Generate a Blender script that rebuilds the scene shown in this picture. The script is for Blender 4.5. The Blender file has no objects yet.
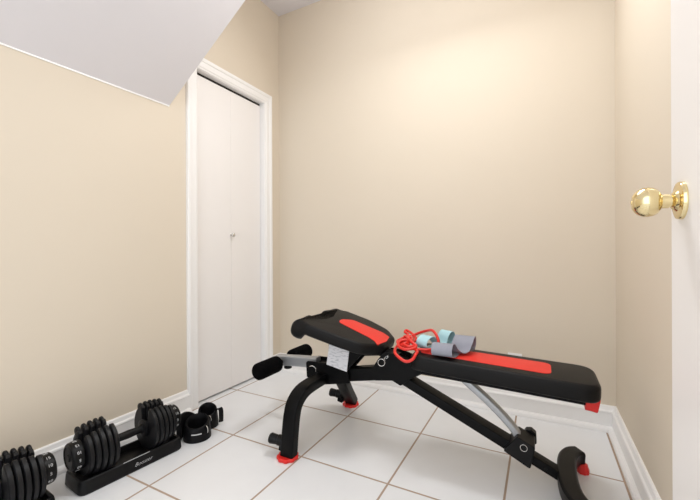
import bpy, bmesh, math, random
from mathutils import Vector, Matrix

# ------------------------------------------------------------------ camera, world, lights, exposure
S = bpy.context.scene
COL = S.collection
PI = math.pi
YAW, PITCH, ROLL, CAMH = 0.4832, -0.0003, -0.0043, 0.95
cam_data = bpy.data.cameras.new('camera')
cam_data.sensor_width = 36.0
cam_data.lens = 362.633 / 700 * 36.0
cam_data.clip_start = 0.02
cam = bpy.data.objects.new('camera', cam_data)
COL.objects.link(cam)
S.camera = cam
_f = Vector((-math.sin(YAW) * math.cos(PITCH), math.cos(YAW) * math.cos(PITCH), math.sin(PITCH)))
_r = Vector((math.cos(YAW), math.sin(YAW), 0))
_u = _r.cross(_f)
_r2 = _r * math.cos(ROLL) + _u * math.sin(ROLL)
_u2 = _u * math.cos(ROLL) - _r * math.sin(ROLL)
_m = Matrix((( _r2.x, _u2.x, -_f.x, 0), (_r2.y, _u2.y, -_f.y, 0), (_r2.z, _u2.z, -_f.z, CAMH), (0, 0, 0, 1)))
cam.matrix_world = _m

W = bpy.data.worlds.new('world')
S.world = W
W.use_nodes = True
W.node_tree.nodes['Background'].inputs[0].default_value = (0.93, 0.965, 1.0, 1)
W.node_tree.nodes['Background'].inputs[1].default_value = 1.0

def area_light(name, loc, target, size, size_y, power, color):
    l = bpy.data.lights.new(name, 'AREA')
    l.shape = 'RECTANGLE'; l.size = size; l.size_y = size_y; l.energy = power; l.color = color
    o = bpy.data.objects.new(name, l)
    COL.objects.link(o)
    o.location = loc
    o.rotation_euler = (Vector(target) - Vector(loc)).to_track_quat('-Z', 'Y').to_euler()
    return o
# added unseen fills under the ceiling, and daylight coming in through the open doorway behind the camera
area_light('doorway_daylight', (-0.7, -1.3, 1.5), (-0.8, 2.0, 1.1), 1.8, 2.4, 14, (0.94, 0.97, 1.0))
area_light('deep_floor_fill', (-0.36, 1.70, 2.76), (-0.36, -0.35, 0.0), 0.7, 0.3, 18, (0.955, 0.98, 1.0))  # added fill, tilted off the back wall to brighten the deep floor
pl = bpy.data.lights.new('upper_fill', 'POINT')
pl.energy = 10.5; pl.shadow_soft_size = 0.35; pl.color = (0.955, 0.98, 1.0)
po = bpy.data.objects.new('upper_fill', pl); COL.objects.link(po); po.location = (-0.65, 1.35, 2.3)  # added point fill without a fixture, lifts the ceiling and upper walls

S.view_settings.view_transform = 'Standard'
S.view_settings.look = 'None'
S.view_settings.exposure = 0.26
S.view_settings.gamma = 1.0
S.view_settings.use_curve_mapping = False

# ------------------------------------------------------------------ materials
def lin(c):
    c = c / 255.0
    return c / 12.92 if c <= 0.04045 else ((c + 0.055) / 1.055) ** 2.4
def rgb(r, g, b): return (lin(r), lin(g), lin(b), 1.0)

def mat(name, col, rough=0.5, metal=0.0, var=0.06, scale=18.0, bump=0.0, bscale=200.0, spec=0.5, coat=0.0, stretch=None):
    """principled material whose colour varies slightly with a noise and whose surface has a fine bump"""
    m = bpy.data.materials.new(name); m.use_nodes = True
    nt = m.node_tree; N = nt.nodes; L = nt.links
    b = N['Principled BSDF']
    b.inputs['Roughness'].default_value = rough
    b.inputs['Metallic'].default_value = metal
    b.inputs['Specular IOR Level'].default_value = spec
    b.inputs['Coat Weight'].default_value = coat
    tc = N.new('ShaderNodeTexCoord')
    src = tc.outputs['Object']
    if stretch:
        mp = N.new('ShaderNodeMapping'); mp.inputs['Scale'].default_value = stretch
        L.new(src, mp.inputs['Vector']); src = mp.outputs['Vector']
    nz = N.new('ShaderNodeTexNoise'); nz.inputs['Scale'].default_value = scale; nz.inputs['Detail'].default_value = 3
    L.new(src, nz.inputs['Vector'])
    mx = N.new('ShaderNodeMix'); mx.data_type = 'RGBA'
    mx.inputs[6].default_value = tuple(c * (1 - var) for c in col[:3]) + (1,)
    mx.inputs[7].default_value = tuple(min(1, c * (1 + var)) for c in col[:3]) + (1,)
    L.new(nz.outputs['Fac'], mx.inputs[0])
    L.new(mx.outputs[2], b.inputs['Base Color'])
    if bump:
        n2 = N.new('ShaderNodeTexNoise'); n2.inputs['Scale'].default_value = bscale
        L.new(src, n2.inputs['Vector'])
        bp = N.new('ShaderNodeBump'); bp.inputs['Strength'].default_value = bump; bp.inputs['Distance'].default_value = 0.002
        L.new(n2.outputs['Fac'], bp.inputs['Height']); L.new(bp.outputs['Normal'], b.inputs['Normal'])
    return m

M = {}
M['wall'] = mat('beige_wall_paint', rgb(218, 206, 188), 0.75, var=0.012, scale=2.5, bump=0.08, bscale=260, spec=0.25)
M['ceiling'] = mat('white_ceiling_paint', rgb(226, 223, 226), 0.85, var=0.01, scale=3, bump=0.06, bscale=260, spec=0.2)
M['trim'] = mat('white_trim_paint', rgb(240, 238, 236), 0.35, var=0.01, scale=4)
M['door'] = mat('white_door_paint', rgb(238, 234, 231), 0.42, var=0.012, scale=3)
M['dark'] = mat('recess_shade', rgb(38, 30, 26), 0.8)  # dark colour for recesses, stands in for the closet's shade
M['black_metal'] = mat('black_powder_coat', rgb(10, 10, 11), 0.4, var=0.1, bump=0.06, bscale=500, spec=0.12)
M['black_plastic'] = mat('black_plastic', rgb(14, 14, 15), 0.4, var=0.1, bump=0.05, bscale=400, spec=0.2)
M['plate'] = mat('black_plate_plastic', rgb(19, 19, 21), 0.42, var=0.15, scale=30, bump=0.08, bscale=350, spec=0.25)
M['vinyl'] = mat('black_vinyl', rgb(21, 20, 20), 0.42, var=0.12, scale=40, bump=0.18, bscale=420, spec=0.15)
M['vinyl_red'] = mat('red_vinyl', rgb(226, 56, 46), 0.45, var=0.06, scale=40, bump=0.18, bscale=420, spec=0.25)
M['red_rubber'] = mat('red_rubber', rgb(222, 38, 33), 0.4, var=0.08)
M['red_cord'] = mat('red_latex_tube', rgb(222, 48, 38), 0.35, var=0.08, scale=60)
M['foam'] = mat('black_foam', rgb(9, 9, 10), 0.9, var=0.25, scale=120, bump=0.5, bscale=600, spec=0.05)
M['silver'] = mat('silver_paint', rgb(172, 174, 177), 0.36, 0.55, var=0.03, scale=8, stretch=(1, 6, 6))
M['steel'] = mat('bright_steel', rgb(206, 204, 200), 0.22, 1.0, var=0.03)
M['grey_plastic'] = mat('grey_plastic', rgb(128, 126, 128), 0.5, var=0.04)
M['brass'] = mat('polished_brass', rgb(232, 214, 166), 0.1, 1.0, var=0.03, scale=6)
M['white_mark'] = mat('white_print_and_glint', rgb(205, 205, 206), 0.5, var=0.03)
M['blue_band'] = mat('light_blue_latex', rgb(172, 212, 220), 0.55, var=0.04, scale=60, bump=0.1, bscale=700)
M['grey_band'] = mat('grey_latex', rgb(142, 144, 156), 0.6, var=0.06, scale=60, bump=0.15, bscale=700)
M['cuff'] = mat('black_neoprene', rgb(13, 13, 15), 0.5, var=0.2, scale=50, bump=0.2, bscale=500, spec=0.16)

def label_material():
    m = mat('printed_label', rgb(212, 212, 216), 0.6, var=0.02)
    nt = m.node_tree; N = nt.nodes; L = nt.links
    tc = N.new('ShaderNodeTexCoord')
    mp = N.new('ShaderNodeMapping'); mp.inputs['Scale'].default_value = (40, 1, 130)
    L.new(tc.outputs['Object'], mp.inputs['Vector'])
    nz = N.new('ShaderNodeTexNoise'); nz.inputs['Scale'].default_value = 1.0; nz.inputs['Detail'].default_value = 2
    L.new(mp.outputs['Vector'], nz.inputs['Vector'])
    cr = N.new('ShaderNodeValToRGB')
    cr.color_ramp.elements[0].position = 0.36; cr.color_ramp.elements[0].color = rgb(188, 190, 196)
    cr.color_ramp.elements[1].position = 0.50; cr.color_ramp.elements[1].color = rgb(222, 222, 226)
    L.new(nz.outputs['Fac'], cr.inputs[0]); L.new(cr.outputs[0], N['Principled BSDF'].inputs['Base Color'])
    return m
M['label'] = label_material()

TX, TY, TOX, TOY = 0.42617, 0.45379, -1.40334, 1.37161      # tile pitch and grid origin in metres
def tile_material():
    m = bpy.data.materials.new('white_floor_tile'); m.use_nodes = True
    nt = m.node_tree; N = nt.nodes; L = nt.links
    b = N['Principled BSDF']
    geo = N.new('ShaderNodeTexCoord')
    sep = N.new('ShaderNodeSeparateXYZ'); L.new(geo.outputs['Object'], sep.inputs[0])
    def math_(op, a, c=None):
        n = N.new('ShaderNodeMath'); n.operation = op
        for i, v in enumerate((a, c)):
            if v is None: continue
            if isinstance(v, (int, float)): n.inputs[i].default_value = v
            else: L.new(v, n.inputs[i])
        return n.outputs[0]
    def dist(axis, off, pitch):       # metres to the nearest joint
        t = math_('DIVIDE', math_('SUBTRACT', axis, off), pitch)
        fr = math_('SUBTRACT', t, math_('ROUND', t))
        return math_('MULTIPLY', math_('ABSOLUTE', fr), pitch), math_('FLOOR', t)
    dx, ix = dist(sep.outputs[0], TOX, TX)
    dy, iy = dist(sep.outputs[1], TOY, TY)
    d = math_('MINIMUM', dx, dy)
    mr = N.new('ShaderNodeMapRange'); mr.interpolation_type = 'SMOOTHSTEP'
    mr.inputs['From Min'].default_value = 0.0034; mr.inputs['From Max'].default_value = 0.0052
    L.new(d, mr.inputs['Value'])
    # tile colour: each tile a shade of its own, plus a cloudy mottle
    cmb = N.new('ShaderNodeCombineXYZ'); L.new(ix, cmb.inputs[0]); L.new(iy, cmb.inputs[1])
    wn = N.new('ShaderNodeTexWhiteNoise'); L.new(cmb.outputs[0], wn.inputs['Vector'])
    nz = N.new('ShaderNodeTexNoise'); nz.inputs['Scale'].default_value = 9; nz.inputs['Detail'].default_value = 5
    L.new(geo.outputs['Object'], nz.inputs['Vector'])
    f = math_('ADD', math_('MULTIPLY', wn.outputs['Value'], 0.4), math_('MULTIPLY', nz.outputs['Fac'], 0.6))
    t = N.new('ShaderNodeMix'); t.data_type = 'RGBA'
    t.inputs[6].default_value = rgb(228, 228, 229); t.inputs[7].default_value = rgb(237, 238, 239)
    L.new(f, t.inputs[0])
    g = N.new('ShaderNodeMix'); g.data_type = 'RGBA'
    g.inputs[6].default_value = rgb(172, 150, 132)
    L.new(mr.outputs[0], g.inputs[0]); L.new(t.outputs[2], g.inputs[7])
    L.new(g.outputs[2], b.inputs['Base Color'])
    rr = N.new('ShaderNodeMapRange'); rr.inputs['To Min'].default_value = 0.8; rr.inputs['To Max'].default_value = 0.3
    L.new(mr.outputs[0], rr.inputs['Value']); L.new(rr.outputs[0], b.inputs['Roughness'])
    bp = N.new('ShaderNodeBump'); bp.inputs['Strength'].default_value = 0.4; bp.inputs['Distance'].default_value = 0.002
    L.new(mr.outputs[0], bp.inputs['Height']); L.new(bp.outputs['Normal'], b.inputs['Normal'])
    return m
M['tile'] = tile_material()

# ------------------------------------------------------------------ mesh helpers
def obj(name, bm, m, parent=None, smooth=None, bevel=0.0, segs=2):
    bmesh.ops.recalc_face_normals(bm, faces=bm.faces[:])
    me = bpy.data.meshes.new(name); bm.to_mesh(me); bm.free()
    me.materials.append(M[m])
    o = bpy.data.objects.new(name, me); COL.objects.link(o)
    if parent: o.parent = parent
    if bevel:
        b = o.modifiers.new('bevel', 'BEVEL'); b.width = bevel; b.segments = segs; b.limit_method = 'ANGLE'; b.angle_limit = 0.7
        b.harden_normals = False
    if smooth is not None:
        for p in me.polygons: p.use_smooth = True
        me.set_sharp_from_angle(angle=smooth)
    return o
def empty(name, loc=(0, 0, 0), rz=0.0):
    o = bpy.data.objects.new(name, None); COL.objects.link(o)
    o.location = loc; o.rotation_euler = (0, 0, rz); o.empty_display_size = 0.05
    return o
def tag(o, label, cat, group=None):
    o['label'] = label; o['category'] = cat
    if group: o['group'] = group
    return o
def structure(o, label=None, cat=None):
    o['kind'] = 'structure'
    if label: o['label'] = label
    if cat: o['category'] = cat
    return o
BM = bmesh.new
def add_box(bm, x0, x1, y0, y1, z0, z1):
    v = [bm.verts.new((x, y, z)) for x in (x0, x1) for y in (y0, y1) for z in (z0, z1)]
    for f in ((0, 1, 3, 2), (4, 6, 7, 5), (0, 4, 5, 1), (2, 3, 7, 6), (0, 2, 6, 4), (1, 5, 7, 3)):
        bm.faces.new([v[i] for i in f])
    return bm
def box(*a): return add_box(BM(), *a)
def loft(bm, rings, cap=True, closed=True):
    R = [[bm.verts.new(p) for p in r] for r in rings]
    n = len(R[0])
    for a, b in zip(R, R[1:]):
        for i in range(n if closed else n - 1):
            j = (i + 1) % n
            bm.faces.new((a[i], a[j], b[j], b[i]))
    if cap and closed:
        bm.faces.new(R[0][::-1]); bm.faces.new(R[-1])
    return bm
def prism_y(poly, y0, y1, bm=None):           # polygon in x,z pushed along y
    return loft(bm or BM(), [[(x, y0, z) for x, z in poly], [(x, y1, z) for x, z in poly]])
def prism_z(poly, z0, z1, bm=None):
    return loft(bm or BM(), [[(x, y, z0) for x, y in poly], [(x, y, z1) for x, y in poly]])
def lathe(axis_o, axis_d, prof, n=32, bm=None, mod=None):
    """prof: (distance along the axis, radius) pairs"""
    d = Vector(axis_d).normalized(); o = Vector(axis_o)
    a = d.orthogonal().normalized(); b = d.cross(a)
    rings = []
    for t, r in prof:
        ring = []
        for i in range(n):
            w = 2 * PI * i / n
            rr = r * (mod(w) if mod else 1.0)
            ring.append(o + d * t + (a * math.cos(w) + b * math.sin(w)) * rr)
        rings.append(ring)
    return loft(bm or BM(), rings)
def catmull(pts, k=8):
    P = [Vector(p) for p in pts]; out = []
    for i in range(len(P) - 1):
        p0, p1, p2, p3 = P[max(i - 1, 0)], P[i], P[i + 1], P[min(i + 2, len(P) - 1)]
        for j in range(k):
            t = j / k
            out.append(0.5 * ((2 * p1) + (p2 - p0) * t + (2 * p0 - 5 * p1 + 4 * p2 - p3) * t * t + (3 * p1 - p0 - 3 * p2 + p3) * t ** 3))
    out.append(P[-1])
    return out
def sweep(path, section, side, bm=None):
    """section: (a,b) pairs; a runs along 'side', b along the path's other normal"""
    path = [Vector(p) for p in path]; side = Vector(side).normalized(); rings = []
    for i, p in enumerate(path):
        t = (path[min(i + 1, len(path) - 1)] - path[max(i - 1, 0)]).normalized()
        n = t.cross(side).normalized(); s = n.cross(t).normalized()
        rings.append([p + s * a + n * b for a, b in section])
    return loft(bm or BM(), rings)
def rrect(w, h, r, k=4):
    out = []
    for cx, cy, a0 in ((w / 2 - r, h / 2 - r, 0), (-w / 2 + r, h / 2 - r, PI / 2), (-w / 2 + r, -h / 2 + r, PI), (w / 2 - r, -h / 2 + r, 1.5 * PI)):
        for i in range(k + 1):
            a = a0 + i / k * PI / 2
            out.append((cx + r * math.cos(a), cy + r * math.sin(a)))
    return out
def circle(r, n=14): return [(r * math.cos(2 * PI * i / n), r * math.sin(2 * PI * i / n)) for i in range(n)]
def tube(path, r, n=12, bm=None):
    """round tube along any path, parallel-transport frames"""
    P = [Vector(p) for p in path]
    t = (P[1] - P[0]).normalized(); a = t.orthogonal().normalized(); rings = []
    for i, p in enumerate(P):
        t2 = (P[min(i + 1, len(P) - 1)] - P[max(i - 1, 0)]).normalized()
        a = t.rotation_difference(t2) @ a; t = t2
        b = t.cross(a).normalized()
        rings.append([p + (a * math.cos(2 * PI * k / n) + b * math.sin(2 * PI * k / n)) * r for k in range(n)])
    return loft(bm or BM(), rings)
def torus(c, normal, R_, r, n=28, m=8, bm=None, a0=0.0, a1=2 * PI):
    nn = Vector(normal).normalized(); a = nn.orthogonal().normalized(); b = nn.cross(a)
    full = abs(a1 - a0 - 2 * PI) < 1e-6
    bm = bm or BM(); rings = []
    for i in range(n if full else n + 1):
        w = a0 + (a1 - a0) * i / n
        e = a * math.cos(w) + b * math.sin(w)
        rings.append([Vector(c) + e * (R_ + r * math.cos(2 * PI * k / m)) + nn * r * math.sin(2 * PI * k / m) for k in range(m)])
    if full:
        V = [[bm.verts.new(p) for p in q] for q in rings]
        for i in range(n):
            for k in range(m):
                bm.faces.new((V[i][k], V[(i + 1) % n][k], V[(i + 1) % n][(k + 1) % m], V[i][(k + 1) % m]))
    else:
        loft(bm, rings)
    return bm
def round_poly(pts, radii, k=6):
    """round the corners of a polygon in the plane"""
    out = []; n = len(pts)
    for i, p in enumerate(pts):
        r = radii[i] if isinstance(radii, (list, tuple)) else radii
        p = Vector(p); a = Vector(pts[i - 1]) - p; b = Vector(pts[(i + 1) % n]) - p
        if r <= 0: out.append(tuple(p)); continue
        la, lb = a.length, b.length; a.normalize(); b.normalize()
        ang = a.angle(b); d = min(r / math.tan(ang / 2), la * 0.48, lb * 0.48)
        p0, p1 = p + a * d, p + b * d
        for j in range(k + 1):
            t = j / k
            out.append(tuple((1 - t) ** 2 * p0 + 2 * t * (1 - t) * p + t * t * p1))
    return out
def resample(poly, step):
    out = []
    n = len(poly)
    for i in range(n):
        a = Vector(poly[i]); b = Vector(poly[(i + 1) % n]); L_ = (b - a).length
        q = max(1, int(round(L_ / step)))
        for j in range(q): out.append(tuple(a + (b - a) * j / q))
    return out
def ccw(p):
    s = sum(p[i - 1][0] * p[i][1] - p[i][0] * p[i - 1][1] for i in range(len(p)))
    return p if s > 0 else p[::-1]
def inset(poly, dists):
    n = len(poly); out = []
    for i in range(n):
        a = (Vector(poly[i]) - Vector(poly[i - 1])); b = (Vector(poly[(i + 1) % n]) - Vector(poly[i]))
        a = a.normalized() if a.length > 1e-9 else b.normalized()
        b = b.normalized() if b.length > 1e-9 else a
        n1 = Vector((-a.y, a.x)); n2 = Vector((-b.y, b.x)); q = n1 + n2
        q = q / max(0.35, q.length_squared) * 2 if q.length > 1e-6 else n1
        out.append(tuple(Vector(poly[i]) + q * dists[i]))
    return out
def cushion(poly, thick, r, bulge=None, bm=None):
    """upholstered slab: top at z = 0, rounded rim; bulge(x) -> (extra thickness, rim radius)"""
    poly = ccw(poly); n = len(poly); bm = bm or BM()
    th = []; rr = []
    for x, y in poly:
        e, q = bulge(x, y) if bulge else (0, r)
        th.append(thick + e); rr.append(q)
    rings = []
    K = 6
    p = inset(poly, [q + 0.018 for q in rr])   # flat underside, stepping down to a thicker nose where there is one
    rings.append([(p[i][0], p[i][1], -thick) for i in range(n)])
    for k in range(K + 1):                     # bottom rim
        w = -PI / 2 + PI / 2 * k / K
        p = inset(poly, [rr[i] * (1 - math.cos(w)) for i in range(n)])
        rings.append([(p[i][0], p[i][1], -th[i] + rr[i] + rr[i] * math.sin(w)) for i in range(n)])
    for k in range(K + 1):                     # top rim
        w = PI / 2 * k / K
        p = inset(poly, [rr[i] * (1 - math.cos(w)) for i in range(n)])
        rings.append([(p[i][0], p[i][1], -rr[i] + rr[i] * math.sin(w)) for i in range(n)])
    return loft(bm, rings)
def text_bm(s, size, shear=0.0, extrude=0.0006, xform=None, bm=None, offset=0.0):
    c = bpy.data.curves.new('lettering', 'FONT'); c.body = s; c.size = size; c.shear = shear; c.extrude = extrude
    c.align_x = 'CENTER'; c.align_y = 'CENTER'; c.resolution_u = 3; c.offset = offset
    o = bpy.data.objects.new('lettering', c); COL.objects.link(o)
    dg = bpy.context.evaluated_depsgraph_get(); dg.update()
    ev = o.evaluated_get(dg); me = ev.to_mesh()
    b = BM(); b.from_mesh(me); ev.to_mesh_clear()
    bpy.data.objects.remove(o); bpy.data.curves.remove(c)
    if xform is not None: bmesh.ops.transform(b, matrix=xform, verts=b.verts[:])
    if bm is None: return b
    tmp = bpy.data.meshes.new('t'); b.to_mesh(tmp); b.free(); bm.from_mesh(tmp); bpy.data.meshes.remove(tmp)
    return bm

# ------------------------------------------------------------------ the room
XL, XR, YB, ZC, YF = -1.85, 0.3475, 2.313, 2.824, -0.9
OY0, OY1, OZ = 1.52, 2.13, 2.064                 # closet door opening in the left wall

structure(obj('floor', box(-2.6, 1.2, YF, 2.5, -0.08, 0.0), 'tile'))
bm = BM()
add_box(bm, XL - 0.12, XL, YF, OY0, 0, ZC); add_box(bm, XL - 0.12, XL, OY1, YB + 0.1, 0, ZC); add_box(bm, XL - 0.12, XL, OY0, OY1, OZ, ZC)
structure(obj('wall_left', bm, 'wall'))
structure(obj('wall_back', box(XL - 0.12, XR + 0.12, YB, YB + 0.1, 0, ZC), 'wall'))
structure(obj('wall_right', box(XR, XR + 0.12, 0.12, YB, 0, ZC), 'wall'))
structure(obj('ceiling', box(XL - 0.12, XR + 0.12, YF, YB + 0.1, ZC, ZC + 0.08), 'ceiling'))
# boxed-in underside of a stair, sloping up from the left wall to the ceiling
SX1 = XL + (ZC - 1.757) / 0.72
bm = loft(BM(), [[(XL, YF, 1.737), (SX1, YF, ZC), (XL, YF, ZC)], [(XL, 1.338, 1.765), (SX1, 1.338, ZC), (XL, 1.338, ZC)]])
structure(obj('ceiling_slope', bm, 'ceiling'))
bm = loft(BM(), [[(XL, YF, 1.733), (XL + 0.004, YF, 1.733), (XL + 0.004, YF, 1.742), (XL, YF, 1.745)],
                 [(XL, 1.338, 1.761), (XL + 0.004, 1.338, 1.761), (XL + 0.004, 1.338, 1.770), (XL, 1.338, 1.773)]])
structure(obj('trim_1', bm, 'trim'))
# closet behind the bifold door, its dim interior put into the dark colour
bm = BM()
add_box(bm, -2.5, -2.45, 1.3, 2.4, 0, 2.4); add_box(bm, -2.45, XL - 0.12, 1.3, 1.35, 0, 2.4)
add_box(bm, -2.45, XL - 0.12, 2.35, 2.4, 0, 2.4); add_box(bm, -2.45, XL - 0.12, 1.35, 2.35, 2.3, 2.4)
structure(obj('wall_closet', bm, 'dark'))

# baseboards: tall ogee profile with a shoe moulding; (depth from wall, height)
HB = 0.130
BASE = [(0, 0), (0.042, 0), (0.042, 0.008), (0.039, 0.017), (0.033, 0.024), (0.024, 0.027), (0.021, 0.028), (0.021, 0.094),
        (0.024, 0.098), (0.022, 0.105), (0.016, 0.110), (0.013, 0.118), (0.011, 0.126), (0.008, HB), (0, HB)]
bm = loft(BM(), [[(XL + d, YF, z) for d, z in BASE], [(XL + d, 1.449, z) for d, z in BASE]])
structure(obj('baseboard_left', bm, 'trim'))
bm = loft(BM(), [[(XL + d, 2.204, z) for d, z in BASE], [(XL + d, YB - d, z) for d, z in BASE]])
structure(obj('baseboard_corner', bm, 'trim'))
bm = loft(BM(), [[(XL + d, YB - d, z) for d, z in BASE], [(XR - d, YB - d, z) for d, z in BASE]])
structure(obj('baseboard_back', bm, 'trim'))
bm = loft(BM(), [[(XR - d, YB - d, z) for d, z in BASE], [(XR - d, 0.15, z) for d, z in BASE]])
structure(obj('baseboard_right', bm, 'trim'))

# door casing: stepped profile mitred round the opening; (distance outwards from the opening, depth)
CAS = [(0, 0), (0, 0.009), (0.010, 0.011), (0.014, 0.015), (0.046, 0.016), (0.050, 0.020), (0.060, 0.022), (0.071, 0.021), (0.074, 0.016), (0.074, 0)]
def cas(y, z, sy, sz): return [(XL + t, y + sy * d, z + sz * d) for d, t in CAS]
bm = loft(BM(), [cas(OY0, 0, -1, 0), cas(OY0, OZ, -1, 1), cas(OY1, OZ, 1, 1), cas(OY1, 0, 1, 0)])
structure(obj('trim_2', bm, 'trim'))
bm = BM()
add_box(bm, XL - 0.12, XL + 0.002, OY0 - 0.012, OY0 + 0.004, 0, OZ); add_box(bm, XL - 0.12, XL + 0.002, OY1 - 0.004, OY1 + 0.012, 0, OZ)
add_box(bm, XL - 0.12, XL + 0.002, OY0, OY1, OZ - 0.004, OZ + 0.012)
structure(obj('trim_3', bm, 'trim'))
# bifold closet door
DX = -1.882
d1 = empty('door_1', (DX, (OY0 + OY1) / 2, 0)); structure(d1)
mid = 1.829
for y0, y1 in ((OY0 + 0.006, mid - 0.0004), (mid + 0.0004, OY1 - 0.007)):
    obj('door_panel', box(-0.032, 0.0, y0 - d1.location.y, y1 - d1.location.y, 0.012, 2.043), 'door', d1, bevel=0.0008)
obj('door_knob', lathe((0, 0.003, 1.056), (1, 0, 0), [(0, 0.0075), (0.002, 0.0075), (0.004, 0.005), (0.012, 0.005), (0.015, 0.010), (0.020, 0.0135), (0.026, 0.0135), (0.030, 0.010), (0.032, 0.004)], 20), 'steel', d1, smooth=0.6)
obj('door_track', box(-0.028, -0.006, OY0 - d1.location.y + 0.004, OY1 - d1.location.y - 0.004, 2.044, 2.06), 'dark', d1)

# white entry door, swung open to the right, with a brass knob
d2 = empty('door_2', (0.2215, 0.13, 0)); structure(d2)
obj('door_panel', box(0, 0.036, 0, 0.768, 0.012, 2.03), 'door', d2, bevel=0.002)
kz, ky = 1.0345, 0.707
k = obj('door_knob', lathe((-0.006, ky, kz), (-1, 0, 0), [(0, 0.0105), (0.012, 0.0105), (0.0125, 0.0125), (0.024, 0.0125), (0.0235, 0.0135), (0.025, 0.0175), (0.029, 0.0225), (0.035, 0.0258), (0.042, 0.0270), (0.049, 0.0262), (0.056, 0.0232), (0.061, 0.0185), (0.0645, 0.0130), (0.0655, 0.0085), (0.0656, 0.002)], 40), 'brass', d2, smooth=0.7)
obj('rosette', lathe((0, ky, kz), (-1, 0, 0), [(0, 0.0335), (0.004, 0.0335), (0.0065, 0.0322), (0.0075, 0.029), (0.0082, 0.020), (0.0115, 0.017), (0.015, 0.0125)], 40), 'brass', k, smooth=0.7)
obj('lock_button', lathe((-0.0712, ky, kz), (-1, 0, 0), [(0, 0.0035), (0.0012, 0.0035), (0.0016, 0.0028)], 14), 'brass', k, smooth=0.7)

# wall outlet low on the back wall, behind the bench
o = empty('wall_outlet', (-0.133, YB, 0.288))
tag(o, 'white outlet cover plate low on the back wall, peeking over the bench backrest', 'outlet')
obj('cover_plate', box(-0.0375, 0.0375, -0.007, 0, -0.058, 0.058), 'trim', o, bevel=0.003)
for zz in (-0.02, 0.02):
    s = obj('socket', prism_y(round_poly([(-0.017, zz - 0.014), (0.017, zz - 0.014), (0.017, zz + 0.014), (-0.017, zz + 0.014)], 0.01), -0.009, -0.006), 'trim', o)
    bm = BM()
    for xx in (-0.006, 0.006): add_box(bm, xx - 0.001, xx + 0.001, -0.0095, -0.0085, zz - 0.004, zz + 0.005)
    obj('socket_slots', bm, 'dark', s)

# ------------------------------------------------------------------ weight bench
YC = 1.65
bench = empty('weight_bench', (0, YC, 0))
tag(bench, 'black adjustable weight bench with red striped pads and red feet on the tile floor', 'weight bench')

# seat cushion: local x from 0 (hinge end) to -0.42 (front), tilted up to the left
seat_pts = [(0.0, -0.06), (0.0, 0.105), (-0.075, 0.185), (-0.20, 0.21), (-0.43, 0.185), (-0.43, 0.034), (-0.352, 0.024), (-0.352, -0.078),
            (-0.43, -0.090), (-0.43, -0.235), (-0.33, -0.23), (-0.17, -0.195), (-0.068, -0.163)]
seat_poly = round_poly(seat_pts, [0.07, 0.05, 0.1, 0.2, 0.05, 0.03, 0.025, 0.025, 0.03, 0.035, 0.3, 0.3, 0.09], 7)
seat_poly = resample(seat_poly, 0.012)
def nose(x, y):
    t = min(1, max(0, (-0.335 - x) / 0.04)); t = t * t * (3 - 2 * t)
    q = t * min(1, max(0, (abs(y + 0.028) - 0.03) / 0.10))
    return 0.042 * t, 0.019 + 0.024 * q
seat = obj('seat_cushion', cushion(seat_poly, 0.057, 0.019, nose), 'vinyl', bench, smooth=0.6)
seat.location = (-0.655, 0, 0.498); seat.rotation_euler = (0, 0.301, 0)
st = [(-0.022, -0.09), (-0.012, 0.0), (-0.026, 0.072), (-0.07, 0.092), (-0.25, 0.085), (-0.29, 0.02), (-0.275, -0.03), (-0.09, -0.048), (-0.05, -0.062)]
obj('accent_stripe', cushion(resample(round_poly(st, [0.008, 0.1, 0.012, 0.04, 0.04, 0.05, 0.03, 0.06, 0.03], 5), 0.02), 0.006, 0.0015), 'vinyl_red', seat, smooth=0.6).location = (0, 0, 0.0022)

# back cushion
bp = [(-0.115, -0.127), (0.594, -0.13), (0.594, 0.145), (-0.115, 0.14)]
back = obj('back_cushion', cushion(resample(round_poly(bp, [0.05, 0.06, 0.075, 0.05], 7), 0.03), 0.066, 0.018), 'vinyl', bench, smooth=0.6)
back.location = (-0.4, 0, 0.4845); back.rotation_euler = (0, 0.0328, 0)
bs = [(-0.08, -0.062), (0.437, -0.068), (0.437, 0.080), (-0.08, 0.080)]
obj('accent_stripe', cushion(resample(round_poly(bs, [0.02, 0.035, 0.035, 0.02], 6), 0.03), 0.006, 0.0015), 'vinyl_red', back, smooth=0.6).location = (0, 0, 0.0022)
bb = obj('backrest_beam', sweep([(-0.53, 0, 0.398), (0.155, 0, 0.378)], rrect(0.05, 0.042, 0.006), (0, 1, 0)), 'black_metal', bench, smooth=0.6)
obj('end_cap', sweep([(0.150, 0, 0.368), (0.172, 0, 0.366), (0.193, 0, 0.362)], rrect(0.056, 0.058, 0.012), (0, 1, 0)), 'red_rubber', bb, smooth=0.6, bevel=0.003)

# frame
gus = [(-0.715, 0.318), (-0.727, 0.37), (-0.692, 0.425), (-0.66, 0.463), (-0.60, 0.462), (-0.50, 0.428), (-0.455, 0.40), (-0.50, 0.372), (-0.535, 0.352), (-0.578, 0.315), (-0.62, 0.333)]
g = obj('hinge_plate', prism_y(round_poly(gus, 0.012, 4), -0.048, -0.040), 'black_metal', bench, bevel=0.0015)
obj('hinge_plate', prism_y(round_poly(gus, 0.012, 4), 0.040, 0.048), 'black_metal', bench, bevel=0.0015)
obj('hinge_core', prism_y(round_poly([(-0.70, 0.325), (-0.71, 0.37), (-0.67, 0.42), (-0.60, 0.44), (-0.50, 0.41), (-0.53, 0.365), (-0.58, 0.325), (-0.62, 0.338)], 0.01, 4), -0.040, 0.040), 'black_metal', bench)
obj('pull_pin_ring', torus((-0.672, -0.052, 0.413), (0.25, -1, 0.1), 0.0165, 0.0019), 'steel', bench, smooth=1)
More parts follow.
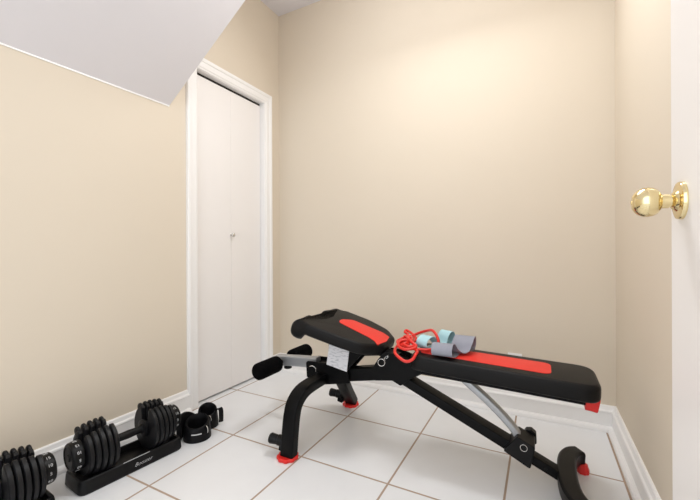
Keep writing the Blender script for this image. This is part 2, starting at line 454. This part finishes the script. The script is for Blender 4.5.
bm = torus((-0.655, -0.052, 0.434), (1, 0, 0.4), 0.005, 0.0012, 14, 6); torus((-0.645, -0.051, 0.441), (0.2, -1, 0.1), 0.005, 0.0012, 14, 6, bm); torus((-0.637, -0.051, 0.447), (1, 0, 0.5), 0.005, 0.0012, 14, 6, bm)
obj('pin_chain', bm, 'steel', bench, smooth=1)
obj('front_beam', sweep([(-1.05, 0, 0.292), (-0.90, 0, 0.308), (-0.68, 0, 0.352)], rrect(0.062, 0.064, 0.006), (0, 1, 0)), 'black_metal', bench, smooth=0.6)
obj('seat_hinge_arm', sweep([(-0.78, 0, 0.44), (-0.70, 0, 0.452), (-0.60, 0, 0.435)], rrect(0.055, 0.035, 0.005), (0, 1, 0)), 'black_metal', bench, smooth=0.6)
brk = [(-1.105, 0.352), (-1.095, 0.362), (-0.975, 0.366), (-0.86, 0.36), (-0.845, 0.285), (-1.03, 0.246), (-1.10, 0.278)]
b1 = obj('front_bracket', prism_y(brk, -0.054, -0.046), 'black_metal', bench, bevel=0.0015)
obj('front_bracket', prism_y(brk, 0.046, 0.054), 'black_metal', bench, bevel=0.0015)
obj('bracket_core', prism_y([(-1.08, 0.345), (-0.97, 0.352), (-0.87, 0.335), (-0.87, 0.29), (-1.03, 0.26), (-1.08, 0.285)], -0.046, 0.046), 'black_metal', bench)
obj('pull_pin_ring', torus((-1.062, -0.058, 0.322), (0.2, -1, -0.1), 0.021, 0.0026, a0=1.9, a1=4.6), 'steel', bench, smooth=1)
sb = [(-0.965, 0.52), (-0.765, 0.458), (-0.775, 0.44), (-0.865, 0.335), (-0.955, 0.345)]
s1 = obj('seat_bracket', prism_y(sb, -0.056, -0.050), 'black_metal', bench)
obj('seat_bracket', prism_y(sb, 0.050, 0.056), 'black_metal', bench)
lb = obj('paper_label', prism_y([(-0.949, 0.516), (-0.838, 0.482), (-0.856, 0.342), (-0.974, 0.363)], -0.0008, 0.0008), 'label', s1)
lb.location = (0, -0.0585, 0); lb['label'] = 'white printed instruction label'

# leg hold-down arm with foam rollers
arm = obj('roller_arm', sweep([(-1.06, 0, 0.345), (-1.18, 0, 0.337), (-1.335, 0, 0.323)], rrect(0.045, 0.056, 0.008), (0, 1, 0)), 'silver', bench, smooth=0.6)
obj('arm_knob', lathe((-1.265, 0, 0.302), (0, 0, -1), [(0, 0.012), (0.004, 0.022), (0.016, 0.022), (0.019, 0.016)], 18), 'black_plastic', arm, smooth=0.6)
obj('roller_axle', lathe((-1.292, -0.215, 0.322), (0, 1, 0), [(0, 0.012), (0.44, 0.012)], 18), 'black_metal', bench, smooth=0.6)
for y0, y1 in ((-0.222, -0.056), (0.068, 0.234)):
    r = 0.044; L_ = y1 - y0
    obj('foam_roller', lathe((-1.292, y0, 0.322), (0, 1, 0), [(0, 0.014), (0.0, 0.033), (0.003, 0.039), (0.009, 0.043), (0.018, r), (L_ - 0.018, r), (L_ - 0.009, 0.043), (L_ - 0.003, 0.039), (L_, 0.033), (L_, 0.014)], 36), 'foam', bench, smooth=0.9)

# front legs: rectangular tubes bent down to the floor, scalloped red feet, small wheels
leg_paths = (
    [(-1.005, -0.02, 0.287), (-1.005, -0.16, 0.287), (-1.006, -0.235, 0.277), (-1.008, -0.285, 0.243), (-1.012, -0.302, 0.19), (-1.017, -0.310, 0.10), (-1.020, -0.316, 0.014)],
    [(-0.965, 0.02, 0.290), (-0.972, 0.07, 0.270), (-0.985, 0.14, 0.200), (-1.002, 0.21, 0.130), (-1.016, 0.275, 0.068), (-1.026, 0.318, 0.026)])
for s, lp in zip((-1, 1), leg_paths):
    path = catmull(lp, 8); e = path[-1]
    leg = obj('leg', sweep(path, rrect(0.068, 0.048, 0.007), (1, 0, 0)), 'black_metal', bench, smooth=0.6)
    obj('foot', lathe((e.x - 0.006, e.y, 0), (0, 0, 1), [(0, 0.045), (0.003, 0.048), (0.012, 0.048), (0.016, 0.044), (0.016, 0.02)], 80, mod=lambda w: 1 + 0.05 * math.tanh(2.2 * math.sin(9 * w))), 'red_rubber', leg, smooth=0.7)
    y = e.y + 0.012 if s < 0 else e.y - 0.065
    z = 0.064 if s < 0 else 0.083
    obj('wheel', lathe((e.x - 0.03, y, z), (-1, -0.25, 0.12), [(0, 0.020), (0.004, 0.025), (0.034, 0.024), (0.036, 0.021), (0.070, 0.024), (0.077, 0.020), (0.079, 0.010)], 24), 'black_plastic', leg, smooth=0.6)
    obj('wheel_bracket', sweep([(e.x - 0.02, y, z - 0.028), (e.x - 0.052, y, z - 0.022)], rrect(0.04, 0.034, 0.006), (0, 1, 0)), 'black_metal', leg, bevel=0.003)

# rear beam, sliding collar, support strut
rb = obj('rear_beam', sweep([(-0.60, 0, 0.350), (-0.10, 0, 0.1335)], rrect(0.07, 0.042, 0.005), (0, 1, 0)), 'black_metal', bench, smooth=0.6)
obj('rear_beam_inner', sweep([(-0.12, 0, 0.1425), (0.10, 0, 0.0475)], rrect(0.055, 0.036, 0.005), (0, 1, 0)), 'black_metal', bench, smooth=0.6)
for t in (0.35, 0.62):
    p = Vector((-0.12, 0, 0.1425)).lerp(Vector((0.10, 0, 0.0475)), t)
    obj('bolt', lathe(p + Vector((0.396, 0, 0.918)) * 0.0175, (0.396, 0, 0.918), [(0, 0.006), (0.0015, 0.006)], 12), 'black_plastic', rb)
    obj('bolt', lathe((p.x, -0.0265, p.z), (0, -1, 0), [(0, 0.006), (0.002, 0.005)], 12), 'black_plastic', rb)
col = [(-0.138, 0.128), (-0.085, 0.197), (-0.020, 0.168), (-0.038, 0.078)]
c1 = obj('collar', prism_y(round_poly(col, 0.008, 4), -0.052, 0.052), 'black_plastic', bench, bevel=0.003)
obj('pull_pin_ring', torus((-0.061, -0.056, 0.160), (0, -1, 0.1), 0.0125, 0.0013), 'steel', bench, smooth=1)
lv = [(-0.060, 0.14), (-0.068, 0.166), (-0.056, 0.186), (-0.036, 0.190), (-0.018, 0.176), (-0.016, 0.13)]
obj('collar_lever', prism_y(round_poly(lv, 0.008, 4), 0.052, 0.085), 'black_plastic', c1, bevel=0.003)
path = catmull([(-0.36, 0, 0.425), (-0.29, 0, 0.372), (-0.20, 0, 0.302), (-0.135, 0, 0.243), (-0.092, 0, 0.193), (-0.072, 0, 0.145)], 6)
sx = obj('support_strut', sweep(path, rrect(0.040, 0.030, 0.008), (0, 1, 0)), 'silver', bench, smooth=0.6)
obj('strut_pivot', lathe((-0.33, -0.035, 0.40), (0, 1, 0), [(0, 0.02), (0.07, 0.02)], 18), 'black_metal', bench, smooth=0.6)

# rear stabiliser foot, a shallow C in plan
path = [(0.148, -0.200, 0.057), (0.120, -0.176, 0.060), (0.101, -0.130, 0.061), (0.092, -0.07, 0.062), (0.090, 0, 0.062), (0.092, 0.07, 0.062), (0.101, 0.130, 0.061), (0.120, 0.176, 0.060), (0.148, 0.200, 0.057)]
sec = [(0.030, -0.026), (0.030, 0.018), (0.024, 0.026), (-0.024, 0.026), (-0.030, 0.018), (-0.030, -0.026)]
rf = obj('rear_foot', sweep(catmull(path, 5), [(b, a * 1.12) for a, b in sec], (0, 0, 1)), 'black_plastic', bench, smooth=0.5, bevel=0.004)
for s in (-1, 1):
    obj('foot', lathe((0.158, s * 0.170, 0), (0, 0, 1), [(0, 0.020), (0.003, 0.022), (0.016, 0.022), (0.030, 0.017), (0.038, 0.016)], 48, mod=lambda w: 1 + 0.05 * math.tanh(2 * math.sin(8 * w))), 'red_rubber', rf, smooth=0.7)

# ------------------------------------------------------------------ things lying on the backrest
def ribbon(prof, axis, width, thick):
    """closed strip: prof points (y, z, shift along the axis); the strip's width runs along the axis"""
    P = [Vector((0, y, z)) for y, z, s in prof]; n = len(P); bm = BM()
    sh = [s for *_, s in prof]; ax = Vector((1, 0, 0))
    # closed spline
    pts = []
    K = 6
    for i in range(n):
        p0, p1, p2, p3 = P[i - 1], P[i], P[(i + 1) % n], P[(i + 2) % n]; s1, s2 = sh[i], sh[(i + 1) % n]
        for j in range(K):
            t = j / K
            pts.append((0.5 * ((2 * p1) + (p2 - p0) * t + (2 * p0 - 5 * p1 + 4 * p2 - p3) * t * t + (3 * p1 - p0 - 3 * p2 + p3) * t ** 3), s1 + (s2 - s1) * t))
    N_ = len(pts); rings = []
    for i, (p, s) in enumerate(pts):
        t = (pts[(i + 1) % N_][0] - pts[i - 1][0]).normalized(); nn = ax.cross(t).normalized() * thick / 2
        a = ax * (s - width / 2); b = ax * (s + width / 2)
        rings.append([bm.verts.new(q) for q in (p + nn + a, p + nn + b, p - nn + b, p - nn + a)])
    for i in range(N_):
        A, B = rings[i], rings[(i + 1) % N_]
        for q in range(4):
            bm.faces.new((A[q], A[(q + 1) % 4], B[(q + 1) % 4], B[q]))
    return bm
PROF = [(0.03, 0.004, 0.01), (-0.02, 0.003, 0.0), (-0.07, 0.003, -0.005), (-0.103, 0.013, -0.01), (-0.105, 0.036, -0.012), (-0.082, 0.056, -0.012), (-0.052, 0.052, -0.008), (-0.036, 0.030, 0.0), (-0.018, 0.011, 0.02),
        (0.005, 0.015, 0.04), (0.03, 0.045, 0.05), (0.06, 0.066, 0.055), (0.09, 0.06, 0.055), (0.10, 0.03, 0.055), (0.092, 0.005, 0.05), (0.06, 0.003, 0.03)]
PROF2 = [(0.017, 0.004, 0.024), (-0.044, 0.003, 0.03), (-0.095, 0.004, 0.022), (-0.118, 0.02, 0.02), (-0.112, 0.046, 0.02), (-0.08, 0.06, 0.022), (-0.046, 0.046, 0.026), (-0.018, 0.014, 0.032), (0.015, 0.014, 0.026), (0.032, 0.048, 0.027), (0.054, 0.066, 0.03), (0.076, 0.054, 0.03), (0.082, 0.012, 0.027), (0.052, 0.003, 0.015)]
gb = obj('resistance_band', ribbon(PROF, None, 0.088, 0.0024), 'grey_band', None, smooth=0.8)
gb.location = (-0.362, 1.65, 0.4862)
tag(gb, 'grey flat resistance band loop curled on the backrest, nearest the long red stripe', 'exercise band', 'flat band loops on the backrest')
lbnd = obj('resistance_band', ribbon(PROF2, None, 0.061, 0.0022), 'blue_band', None, smooth=0.8)
lbnd.location = (-0.452, 1.735, 0.4905); lbnd.rotation_euler = (0, 0, -0.42)
tag(lbnd, 'light blue flat resistance band loop lying between the red cord and grey band', 'exercise band', 'flat band loops on the backrest')

cord_runs = [
 # big loop sagging over the near edge of the pad, then round the end of the blue band
 [(-0.56, 1.725, 0.505), (-0.585, 1.665, 0.510), (-0.595, 1.60, 0.498), (-0.578, 1.53, 0.492), (-0.548, 1.504, 0.478), (-0.515, 1.496, 0.468), (-0.488, 1.501, 0.478), (-0.478, 1.520, 0.499), (-0.482, 1.555, 0.500), (-0.515, 1.595, 0.502),
  (-0.56, 1.635, 0.506), (-0.59, 1.665, 0.518), (-0.605, 1.64, 0.514), (-0.585, 1.605, 0.508), (-0.54, 1.585, 0.505), (-0.49, 1.583, 0.502), (-0.440, 1.600, 0.502), (-0.420, 1.625, 0.510), (-0.408, 1.632, 0.534), (-0.422, 1.645, 0.562), (-0.450, 1.680, 0.572), (-0.485, 1.725, 0.558), (-0.525, 1.738, 0.542), (-0.565, 1.735, 0.522)],
 # upright bight at the back left and the inner tangle
 [(-0.536, 1.60, 0.512), (-0.559, 1.65, 0.522), (-0.574, 1.70, 0.518), (-0.589, 1.750, 0.522), (-0.612, 1.765, 0.531), (-0.606, 1.777, 0.537), (-0.576, 1.758, 0.530), (-0.552, 1.735, 0.522), (-0.536, 1.71, 0.514), (-0.540, 1.68, 0.508),
  (-0.559, 1.64, 0.514), (-0.579, 1.62, 0.520), (-0.589, 1.65, 0.524), (-0.569, 1.69, 0.526), (-0.546, 1.68, 0.520), (-0.542, 1.64, 0.518), (-0.554, 1.60, 0.518), (-0.582, 1.61, 0.508), (-0.602, 1.66, 0.508), (-0.579, 1.71, 0.510), (-0.550, 1.72, 0.515)],
 [(-0.559, 1.59, 0.515), (-0.529, 1.575, 0.512), (-0.509, 1.59, 0.514), (-0.529, 1.615, 0.522), (-0.559, 1.625, 0.528), (-0.584, 1.60, 0.520), (-0.574, 1.57, 0.508), (-0.539, 1.558, 0.502), (-0.504, 1.57, 0.508), (-0.499, 1.59, 0.516), (-0.529, 1.605, 0.530), (-0.564, 1.655, 0.534), (-0.584, 1.68, 0.530), (-0.559, 1.70, 0.528)],
]
rc = empty('resistance_tube', (-0.52, 1.64, 0.4865))
tag(rc, 'red rubber resistance cord tangled in loops on the hinge end of the backrest', 'exercise cord')
for run in cord_runs:
    c = obj('cord', tube(catmull([Vector(p) - rc.location for p in run], 8), 0.0066, 10), 'red_cord', rc, smooth=1.2)

# ------------------------------------------------------------------ adjustable dumbbells on their trays
def plate_outline(R_, slot, depth):
    """disc with a rounded slot running down from the top, in (x, z)"""
    a0 = math.asin((slot + 0.014) / R_); pts = []
    n = 32
    top = math.sqrt(R_ ** 2 - (slot + 0.014) ** 2)
    for i in range(n + 1):
        w = PI / 2 - a0 - (2 * PI - 2 * a0) * i / n
        pts.append((R_ * math.cos(w), R_ * math.sin(w)))
    L_ = [(-slot - 0.006, top - 0.001), (-slot, top - 0.010), (-slot, -depth + 0.10), (-slot * 0.8, -depth + 0.014), (-slot * 0.3, -depth)]
    return pts + L_ + [(-x, z) for x, z in L_[::-1]]
def make_dumbbell():
    root = empty('adjustable_dumbbell')
    h = obj('handle', lathe((0, -0.062, 0), (0, 1, 0), [(0, 0.022), (0.006, 0.022), (0.012, 0.016), (0.032, 0.0165), (0.062, 0.018), (0.092, 0.0165), (0.112, 0.016), (0.118, 0.022), (0.124, 0.022)], 24), 'black_plastic', root, smooth=0.6)
    for s in (-1, 1):
        # selector housing seen through the slots, then the plates, then the numbered dial
        obj('selector', lathe((0, s * 0.060, 0), (0, s, 0), [(0, 0.024), (0.0, 0.034), (0.003, 0.040), (0.010, 0.040), (0.013, 0.026), (0.124, 0.026)], 28), 'plate', root, smooth=0.6)
        for i in range(5):
            R_ = (0.099, 0.100, 0.098, 0.094, 0.088)[i]
            y0 = 0.0730 + i * 0.0220; t = 0.0182
            bm = BM()
            out = plate_outline(R_, 0.026, 0.036)
            inn = plate_outline(R_ - 0.005, 0.029, 0.038)
            ys = [y0, y0 + 0.003, y0 + t - 0.003, y0 + t]
            loft(bm, [[(x, s * ys[0], z) for x, z in inn], [(x, s * ys[1], z) for x, z in out], [(x, s * ys[2], z) for x, z in out], [(x, s * ys[3], z) for x, z in inn]])
            # raised knuckle on the rear lobe of each plate, and a lip on the front one
            lathe((-0.056, s * (y0 + 0.0015), R_ * 0.80), (0, s, 0), [(0, 0.012), (0.002, 0.016), (0.005, 0.0185), (0.011, 0.0185), (0.0135, 0.016), (0.0155, 0.012)], 18, bm)
            obj('weight_plate', bm, 'plate', root, smooth=0.5)
        d = obj('dial', lathe((0, s * 0.182, 0), (0, s, 0), [(0, 0.045), (0, 0.055), (0.003, 0.057), (0.034, 0.055), (0.039, 0.051), (0.041, 0.043), (0.038, 0.040), (0.038, 0.016), (0.043, 0.013), (0.043, 0.004)], 40), 'black_plastic', root, smooth=0.5)
        bm = BM()
        for i in range(12):
            w = 2 * PI * i / 12
            # numerals round the rim, reading outwards
            e = Vector((math.cos(w), 0, math.sin(w))); tx = Vector((0, s, 0)); ty = e.cross(tx) * -1
            rot = Matrix((tx, ty if ty.cross(e).dot(tx) > 0 else -ty, e)).transposed().to_4x4()
            text_bm(str((5, 10, 15, 20, 25, 30, 35, 40, 45, 50, 55, 60)[i]), 0.0155, 0, 0.0005, Matrix.Translation(e * 0.0566 + Vector((0, s * 0.201, 0))) @ rot, bm)
        obj('dial_numbers', bm, 'white_mark', d)
    return root
def make_tray():
    root = empty('dumbbell_tray')
    out = round_poly([(-0.085, -0.214), (0.085, -0.214), (0.085, 0.214), (-0.085, 0.214)], 0.035, 6)
    def ring(d, z): return [(p[0], p[1], z) for p in inset(ccw(out), [d] * len(out))]
    # body with a lowered bed for the plates and a lower waist in the middle
    obj('tray_body', loft(BM(), [ring(0.004, 0), ring(0.0, 0.006), ring(0.003, 0.040), ring(0.006, 0.052), ring(0.010, 0.055), ring(0.020, 0.055), ring(0.026, 0.030)]), 'black_plastic', root, smooth=0.5)
    for s in (-1, 1):
        # cradles: upright fins between the plates at the rear
        bm = BM()
        for i in range(4):
            y = s * (0.0932 + i * 0.0220)
            add_box(bm, -0.078, -0.063, y - 0.001, y + 0.001, 0.03, 0.062)
        obj('plate_fins', bm, 'black_plastic', root)
    obj('edge_highlight', box(0.0775, 0.0785, -0.055, 0.055, 0.0545, 0.0565).copy(), 'white_mark', root)  # white bar painted as the highlight along the tray's top edge
    rot = Matrix(((0, 0, 1), (1, 0, 0), (0, 1, 0))).to_4x4()
    obj('lettering', text_bm('Booster', 0.0225, 0.35, 0.0004, Matrix.Translation((0.0838, 0.025, 0.027)) @ rot, None, -0.0005), 'white_mark', root)
    return root
def copy_tree(o, parent=None):
    c = o.copy(); COL.objects.link(c)
    if parent: c.parent = parent
    for ch in list(o.children): copy_tree(ch, c)
    return c
db = make_dumbbell(); tr = make_tray()
db2 = copy_tree(db); tr2 = copy_tree(tr)
for d, t, loc, rz in ((db, tr, (-1.628, 0.968), -0.10), (db2, tr2, (-1.66, 0.470), -0.07)):
    d.location = (loc[0], loc[1], 0.1335); d.rotation_euler = (0, 0, rz)
    t.location = (loc[0], loc[1], 0); t.rotation_euler = (0, 0, rz)
tag(db, 'black adjustable dumbbell seen whole, resting on the lettered tray by the left wall', 'dumbbell', 'adjustable dumbbells by the left wall')
tag(db2, 'black adjustable dumbbell cut off by the lower left corner of the picture', 'dumbbell', 'adjustable dumbbells by the left wall')
tag(tr, 'black dumbbell tray with white lettering on its side, under the whole dumbbell', 'dumbbell tray', 'dumbbell trays on the floor')
tag(tr2, 'black dumbbell tray under the dumbbell at the lower left corner of the picture', 'dumbbell tray', 'dumbbell trays on the floor')

# ------------------------------------------------------------------ padded ankle straps beyond the dumbbell
def make_cuff(R_, H_, tilt, squash=1.0):
    root = empty('ankle_strap')
    prof = []
    n = 40
    rings = []
    spec = [(1.0, 0.0), (1.04, 0.012), (1.03, 0.3), (0.98, 0.6), (0.93, 0.85), (0.88, 0.97), (0.80, 1.0), (0.73, 0.95), (0.74, 0.7), (0.76, 0.35), (0.77, 0.12)]
    for rr, hh in spec:
        ring = []
        for i in range(n):
            w = 2 * PI * i / n
            zz = hh * H_ * (1 + 0.20 * math.cos(w - tilt))
            ring.append((R_ * rr * math.cos(w), R_ * rr * squash * math.sin(w), zz))
        rings.append(ring)
    obj('padded_band', loft(BM(), rings), 'cuff', root, smooth=0.9)
    return root
ca = make_cuff(0.064, 0.084, 2.3)
ca.location = (-1.55, 1.272, 0)
tag(ca, 'black padded ankle strap next to the dumbbell tray, white mark on its front', 'ankle strap', 'ankle straps beside the dumbbells')
def cuff_mark(parent, R_, w, z, width, height, name='stitched_mark'):
    bm = BM(); rings = []
    for i in range(9):
        a = w + (i / 8 - 0.5) * width / R_
        e = Vector((math.cos(a), math.sin(a), 0))
        rings.append([e * (R_ + 0.0012) + Vector((0, 0, z - height / 2)), e * (R_ + 0.0012) + Vector((0, 0, z + height / 2)), e * (R_ - 0.003) + Vector((0, 0, z + height / 2)), e * (R_ - 0.003) + Vector((0, 0, z - height / 2))])
    obj(name, loft(bm, rings), 'white_mark', parent)
cuff_mark(ca, 0.0655, -0.75, 0.042, 0.048, 0.0035)
obj('d_ring', torus((0.066, 0.0, 0.055), (0.3, 1, 0), 0.017, 0.0022), 'steel', ca, smooth=1)
# closure flap folded up behind the front strap
bm = BM(); rings = []
for i in range(15):
    w = 2.55 + 1.5 * i / 14; h = 0.112 - 0.03 * abs(i / 7 - 1) ** 2
    e = Vector((math.cos(w), math.sin(w), 0))
    rings.append([e * 0.073, e * 0.073 + Vector((0, 0, h * 0.75)), e * 0.080 + Vector((0, 0, h)), e * 0.092 + Vector((0, 0, h)), e * 0.098 + Vector((0, 0, h * 0.75)), e * 0.094])
obj('closure_flap', loft(bm, rings), 'cuff', ca, smooth=0.9)
bm = tube([(0.060, 0.012, 0.03), (0.064, 0.012, 0.05), (0.059, 0.012, 0.072)], 0.008, 10)
obj('ring_loop', bm, 'cuff', ca, smooth=0.8)
cb = make_cuff(0.053, 0.092, 2.5)
cb.location = (-1.602, 1.382, 0)
tag(cb, 'black padded ankle strap with a dangling strap end, farther from the dumbbell tray', 'ankle strap', 'ankle straps beside the dumbbells')
obj('d_ring', torus((0.050, -0.030, 0.062), (0.2, 1, 0.1), 0.014, 0.002), 'steel', cb, smooth=1)
path = catmull([(0.040, 0.030, 0.083), (0.054, 0.033, 0.092), (0.063, 0.034, 0.082), (0.065, 0.034, 0.05), (0.063, 0.034, 0.02)], 5)
obj('strap_end', sweep(path, rrect(0.026, 0.005, 0.002), (0.3, 1, 0)), 'cuff', cb, smooth=0.6)
